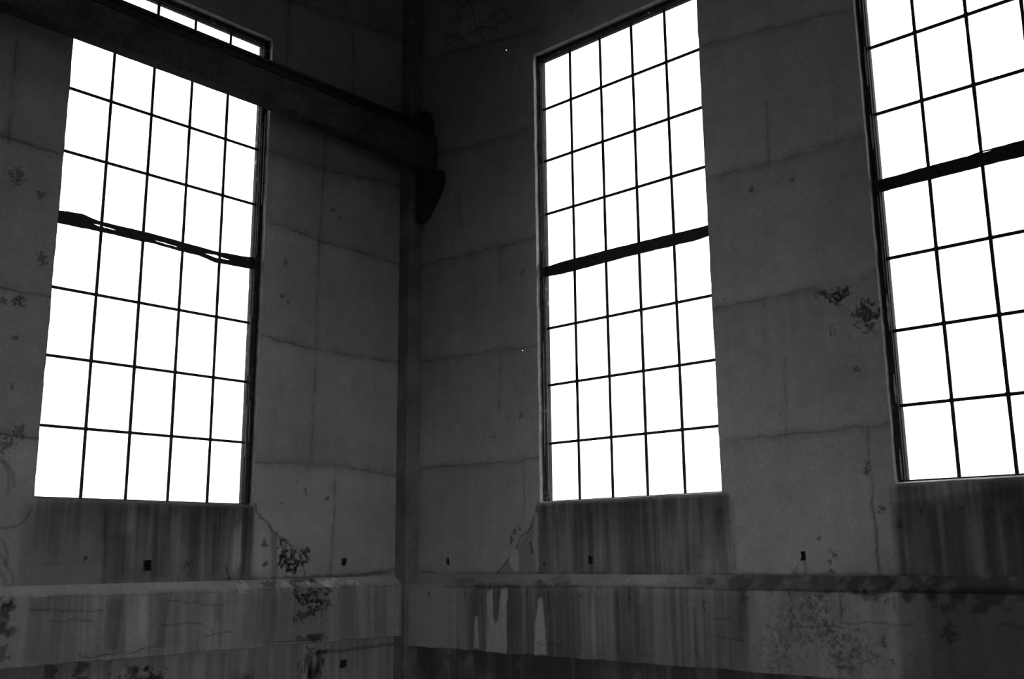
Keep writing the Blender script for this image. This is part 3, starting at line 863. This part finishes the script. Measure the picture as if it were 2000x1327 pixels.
def make_window(n, side, op, cols, rows, rail, label_rail, sill_m, strips):
    """cols: edge, four bars, edge; rows: foot, three bars, (meeting rail), three bars, head"""
    s0, s1, z0, z1 = op
    root = bpy.data.objects.new('window_%d' % n, None)
    COL.objects.link(root)
    c = place(side, np.array([(s0 + s1) / 2]), np.array([z0]), np.array([.12]))[0]
    root.location = (c[0], c[1], c[2] + Z0)
    root['kind'] = 'structure'
    inv = Matrix.Translation(-Vector(root.location))

    def put(mb, name, m, parent=root, bevel=0):
        o = mb.build(name, m, None, True, bevel)
        o.parent = parent
        if parent is root:
            o.matrix_parent_inverse = inv
        return o
    G = .12                                       # depth of the glass behind the wall face
    lo, hi = min(cols), max(cols)
    # steel frame lining the reveal
    b = MB()
    sbox(b, side, s0 - .01, lo, z0, z1, G - .045, G + .05)
    sbox(b, side, hi, s1 + .01, z0, z1, G - .045, G + .05)
    sbox(b, side, lo, hi, rows[8], z1 + .01, G - .045, G + .05)
    # narrow stop bead in front of each stile
    sbox(b, side, s0 - .004, s0 + .014, z0 + .03, z1, G - .066, G - .045)
    sbox(b, side, s1 - .014, s1 + .004, z0 + .03, z1, G - .066, G - .045)
    put(b, 'window_frame', M_FRAME)
    # sloping sill
    b = MB()
    k = 60
    rings = []
    for i in range(k + 1):
        u = s0 - .006 + (s1 - s0 + .012) * i / k
        w = .006 * (vn(u * 9, 0, n + 5) - .5)
        q = place(side, np.array([u] * 4), np.array([z0 - .02, rows[0] - .02, rows[0] + .003, z0 + .004 + w]),
                  np.array([.008 + w, G + .04, G + .04, .008 + w]))
        rings.append([tuple(v) for v in q])
    b.rings(rings)
    put(b, 'window_sill', sill_m)
    # rails where the two sashes meet
    zc = rail
    ss = np.linspace(lo - .02, hi + .02, 260)
    top, bot, slits = label_rail
    t = np.interp(ss, [q[0] for q in top], [q[1] for q in top]) + .012 * (fbm(ss * 8, ss * 0, n + 20, 4) - .5)
    l = np.interp(ss, [q[0] for q in bot], [q[1] for q in bot]) + .012 * (fbm(ss * 8, ss * 0, n + 28, 4) - .5)
    mid = l + (t - l) * .42
    gap = np.zeros_like(ss)
    off = np.zeros_like(ss)
    for (a, e, za, ze, h) in slits:
        u = np.clip((ss - a) / (e - a), 0, 1)
        k_ = (ss > a) & (ss < e)
        gap[k_] = h * np.sin(np.pi * u[k_]) ** .6 * (.1 + 1.5 * fbm(ss[k_] * 22, ss[k_] * 0, n + 31, 4))
        mid = np.where(k_, za + (ze - za) * u, mid)
    mid = np.clip(mid, l + .008, t - .010)
    up_lo, lo_hi = np.minimum(mid + gap / 2, t - .004), np.maximum(mid - gap / 2, l + .004)
    # sashes
    for name, r0, r1, bars, dd, rl, rh in (('lower_sash', rows[0], rail, rows[1:4], 0.0, l, lo_hi), ('upper_sash', rail, rows[8], rows[5:8], .004, up_lo, t)):
        b = MB()
        w = .012
        sbox(b, side, lo - .004, lo + w * .3, r0, r1, G - .014 + dd, G + .02 + dd)
        sbox(b, side, hi - w * .3, hi + .004, r0, r1, G - .014 + dd, G + .02 + dd)
        if name == 'lower_sash':
            sbox(b, side, lo, hi, r0 - .012, r0 + .006, G - .014 + dd, G + .02 + dd)
        else:
            sbox(b, side, lo, hi, r1 - .004, r1 + .012, G - .014 + dd, G + .02 + dd)
        sash = put(b, name, M_FRAME)
        b = MB()
        ribbon(b, side, ss, rl, rh, G - .012, G + .008)
        put(b, 'meeting_rail', M_BAR, sash)
        for u in cols[1:5]:
            b = MB()
            kx = 26
            rings = []
            for i in range(kx + 1):
                zz = r0 + (r1 - r0) * i / kx
                hw = .0122 + .0035 * (vn(zz * 13, u * 7, n) - .5)
                j = .003 * (vn(zz * 1.5, u * 5, n + 3) - .5)
                q = place(side, np.array([u - hw + j, u + hw + j, u + hw + j, u - hw + j]), np.array([zz] * 4), np.array([G - .007, G - .007, G + .005, G + .005]) + dd)
                rings.append([tuple(v) for v in q])
            b.rings(rings)
            sbox(b, side, u - .003, u + .003, r0, r1, G + .004 + dd, G + .014 + dd)
            put(b, 'glazing_bar', M_BAR, sash)
        for zz in bars:
            b = MB()
            sbox(b, side, lo, hi, zz - .0120, zz + .0120, G - .008 + dd, G + .006 + dd)
            # small gusset at each crossing
            for u in cols[1:5]:
                sbox(b, side, u - .018, u + .018, zz - .016, zz + .016, G - .009 + dd, G - .004 + dd)
            put(b, 'glazing_bar', M_BAR, sash)
        b = MB()
        zz = [r0] + list(bars) + [r1]
        for a, e in zip(sorted(cols)[:-1], sorted(cols)[1:]):
            for f, g in zip(zz[:-1], zz[1:]):
                sbox(b, side, a + .002, e - .002, f + .002, g - .002, G + .002 + dd, G + .005 + dd)
        put(b, 'glass', M_GLASS, sash)
    # flakes of paint and putty still clinging to the stiles
    for (u, za, ze, w, d_) in strips:
        b = MB()
        k = max(6, int((ze - za) / .03))
        zz = np.linspace(za, ze, k)
        wv = w * (.25 + 1.1 * fbm(zz * 11, zz * 0, int(za * 50) + n, 3)) * np.sin(np.linspace(.12, math.pi - .12, k)) ** .35
        rings = []
        for z_, w_ in zip(zz, wv):
            q = place(side, np.array([u - w_ / 2, u + w_ / 2, u + w_ / 2, u - w_ / 2]), np.array([z_] * 4), np.array([d_ - .003, d_ - .003, d_, d_]))
            rings.append([tuple(v) for v in q])
        b.rings(rings)
        put(b, 'paint_flake', M_PAINT)
    return root


C1 = [-4.340, -3.8849, -3.4849, -3.0849, -2.6849, -2.3117]
R1 = [.5005, 1.092, 1.6864, 2.2808, 2.905, 3.5213, 4.1173, 4.7134, 5.2836]
make_window(1, 'L', OL, C1, R1, 2.905,
            ([(-4.34, 2.950), (-4.2, 2.975), (-4.07, 2.980), (-3.9, 2.954), (-3.4, 2.954), (-2.72, 2.930), (-2.3, 2.956)],
             [(-4.34, 2.853), (-4.0, 2.862), (-3.38, 2.866), (-2.9, 2.850), (-2.72, 2.822), (-2.3, 2.839)],
             [(-3.98, -3.73, 2.918, 2.908, .019), (-3.39, -3.10, 2.898, 2.884, .017), (-2.86, -2.55, 2.884, 2.876, .025)]),
            M_SILLD,
            [(-2.300, 3.3, 4.4, .010, .07), (-2.302, 2.98, 3.4, .008, .072), (-2.285, 3.5, 4.5, .012, .045), (-2.318, 1.75, 2.35, .022, .10), (-2.312, .95, 1.45, .020, .10), (-2.300, 1.1, 1.5, .008, .07)])
C2 = [-2.0439, -2.4244, -2.8182, -3.2121, -3.606, -4.060]
R2 = [.508, 1.0738, 1.6557, 2.2376, 2.838, 3.4521, 4.0356, 4.6191, 5.1774]
make_window(2, 'R', OM, C2, R2, 2.838,
            ([(-4.06, 2.889), (-3.6, 2.893), (-3.2, 2.898), (-2.3, 2.898), (-2.04, 2.884)],
             [(-4.06, 2.800), (-3.95, 2.788), (-3.79, 2.778), (-3.2, 2.787), (-2.25, 2.776), (-2.04, 2.790)],
             [(-2.78, -2.52, 2.890, 2.890, .004)]),
            M_SILL,
            [(-2.036, 3.05, 4.0, .014, .072), (-2.036, 4.1, 4.5, .010, .072), (-2.038, 1.2, 2.1, .012, .073), (-2.034, .95, 1.35, .020, .07), (-2.056, .55, 2.7, .016, .10), (-2.056, 3.0, 5.1, .012, .10)])
C3 = [-5.5677, -5.9481, -6.342, -6.7359, -7.1297, -7.520]
R3 = [.514, 1.0822, 1.6642, 2.2461, 2.852, 3.4606, 4.0441, 4.6276, 5.1858]
make_window(3, 'R', OR, C3, R3, 2.852,
            ([(-7.6, 2.92), (-6.6, 2.920), (-6.36, 2.921), (-6.25, 2.908), (-5.95, 2.907), (-5.56, 2.901)],
             [(-7.6, 2.81), (-6.35, 2.805), (-5.95, 2.803), (-5.56, 2.800)],
             [(-6.43, -6.33, 2.914, 2.912, .012)]),
            M_SILL,
            [(-5.555, 3.7, 4.05, .016, .07), (-5.553, 3.15, 3.45, .016, .07), (-5.548, 4.3, 4.7, .010, .07), (-5.556, 1.66, 1.95, .020, .072), (-5.556, 1.10, 1.32, .020, .072), (-5.55, .52, .75, .012, .07), (-5.553, 2.0, 2.75, .008, .07)])


# ------------------------------------------------------------------ pillar, crane beam, rail
def tag(o, label, cat, group=None):
    o['label'] = label
    o['category'] = cat
    if group:
        o['group'] = group
    return o


w1 = bpy.data.objects['window_1']
b = MB()
k = 14
pts = [Vector((-2.63 + .31 * i / k, -.02 + .004 * math.sin(i), 2.745 + .075 * (i / k) ** 1.6)) for i in range(k + 1)]
b.rings([[p + Vector((0, dy, dz)) for dy, dz in ((-.0015, -.0015), (.0015, -.0015), (.0015, .0015), (-.0015, .0015))] for p in pts])
o = b.build('loose_wire', M_BAR)
o.parent = w1
o.matrix_parent_inverse = Matrix.Translation(-w1.location)

PX, PY = -.469, -.291
b = MB()
rings = []
for i in range(68):
    z = -1.65 + (8.4 + 1.65) * i / 67
    j = .004 * (vn(z * 5, 0, 3) - .5)
    rings.append([(PX + j, WL - .006, z), (PX + j, PY + .008 + j, z), (PX + .008 + j, PY + j, z), (WR - .006, PY + j, z), (WR - .006, WL - .006, z)])
b.rings(rings)
pillar = b.build('corner_pier', M_PILL)
tag(pillar, 'narrow dark concrete pier filling the corner between the two windowed walls', 'pillar')
b = MB()
prof = [(-.296, 4.255), (-.685, 4.255), (-.69, 4.15), (-.655, 4.06), (-.56, 3.93), (-.45, 3.78), (-.39, 3.725), (-.296, 3.72)]
nx = 5
rings = []
for i in range(nx + 1):
    x = -.385 + (WR - .006 + .385) * i / nx
    rings.append([(x, y + .02 * (vn(i * .9, z * 5, 4) - .5), z + .02 * (vn(i * .9, y * 9, 5) - .5)) for y, z in prof])
b.rings(rings)
b.build('corbel', M_BEAM, pillar)

# beam: boxy section carried along the left wall, arrises spalled
def beam_section(x):
    sag = np.interp(x, [-9, -2.6, -1.4, -.45], [0, 0, -.045, -.105])
    zb, zt = 4.385 + sag, 4.707
    yf, yb = -.56, -.405
    e = lambda k, a: a * (1.3 if x > -2.3 else .4) * (fbm(np.array([x * 9.0]), np.array([k * 3.0]), 7 + k, 4)[0] - .5)
    pts = []
    pts.append((yf + .012 + e(1, .03), zb + e(2, .02)))
    pts.append((yf + e(3, .012), zb + .02 + e(4, .03)))
    for t in (.15, .3, .5, .7, .85):
        pts.append((yf + e(int(t * 20) + 5, .012), zb + (zt - zb) * t))
    pts.append((yf + e(8, .014), zt - .018 + e(9, .03)))
    pts.append((yf + .014 + e(10, .02), zt + e(11, .012)))
    pts.append((yb, zt))
    pts.append((yb, zb - .006 + e(12, .012)))
    return pts


b = MB()
rings = []
for x in list(np.arange(-15.6, -5.0, .3)) + list(np.arange(-5.0, -.29, .025)):
    rings.append([(x, y, z) for y, z in beam_section(x)])
b.rings(rings)
beam = b.build('crane_girder', M_BEAM)
for p in beam.data.polygons:
    p.use_smooth = False
tag(beam, 'long black sooty concrete crane beam crossing in front of the left window top', 'beam')

b = MB()
for (w0, w1, z0, z1) in ((-.075, .075, 4.714, 4.726), (-.014, .014, 4.726, 4.818), (-.036, .036, 4.818, 4.853)):
    b.box(-15.6, -.47, -.478 + w0, -.478 + w1, z0, z1)
rail = b.build('crane_rail', M_RAIL, None, True, .004)
tag(rail, 'black steel crane rail running along the top of the sooty beam', 'rail')
b = MB()
b.box(-.46, -.34, -.52, -.42, 4.716, 5.0)
b.box(-.38, -.293, -.49, -.44, 4.76, 4.92)
stop = b.build('rail_stop', M_RAIL, None, True, .006)
tag(stop, 'small dark upright stop block at the corner end of the crane rail', 'rail stop')

for n, l, c in (('wall_left', 'stained concrete wall on the left, crossed by the crane girder and holding one window', 'wall'),
                ('wall_right', 'stained concrete wall on the right holding two tall windows', 'wall'),
                ('trim_1', 'sloping concrete ledge and band under the left wall window', 'ledge'),
                ('trim_2', 'dark-topped concrete ledge and streaked band under the two right wall windows', 'ledge'),
                ('window_1', 'tall many-paned steel window on the left wall, behind the crane girder, with a torn meeting rail', 'window'),
                ('window_2', 'tall many-paned steel window nearest the corner on the right wall', 'window'),
                ('window_3', 'tall many-paned steel window cut off by the right edge of the photo', 'window'),
                ('floor', 'bare concrete floor of the hall', 'floor'), ('ceiling', 'plain concrete ceiling of the hall', 'ceiling'),
                ('yard_ground', 'gravel yard outside the hall', 'ground'), ('wall_back', 'plain wall with an opening added for light, facing the left window wall', 'wall'),
                ('wall_side', 'plain wall with an opening added for light, facing the right window wall', 'wall')):
    tag(bpy.data.objects[n], l, c)
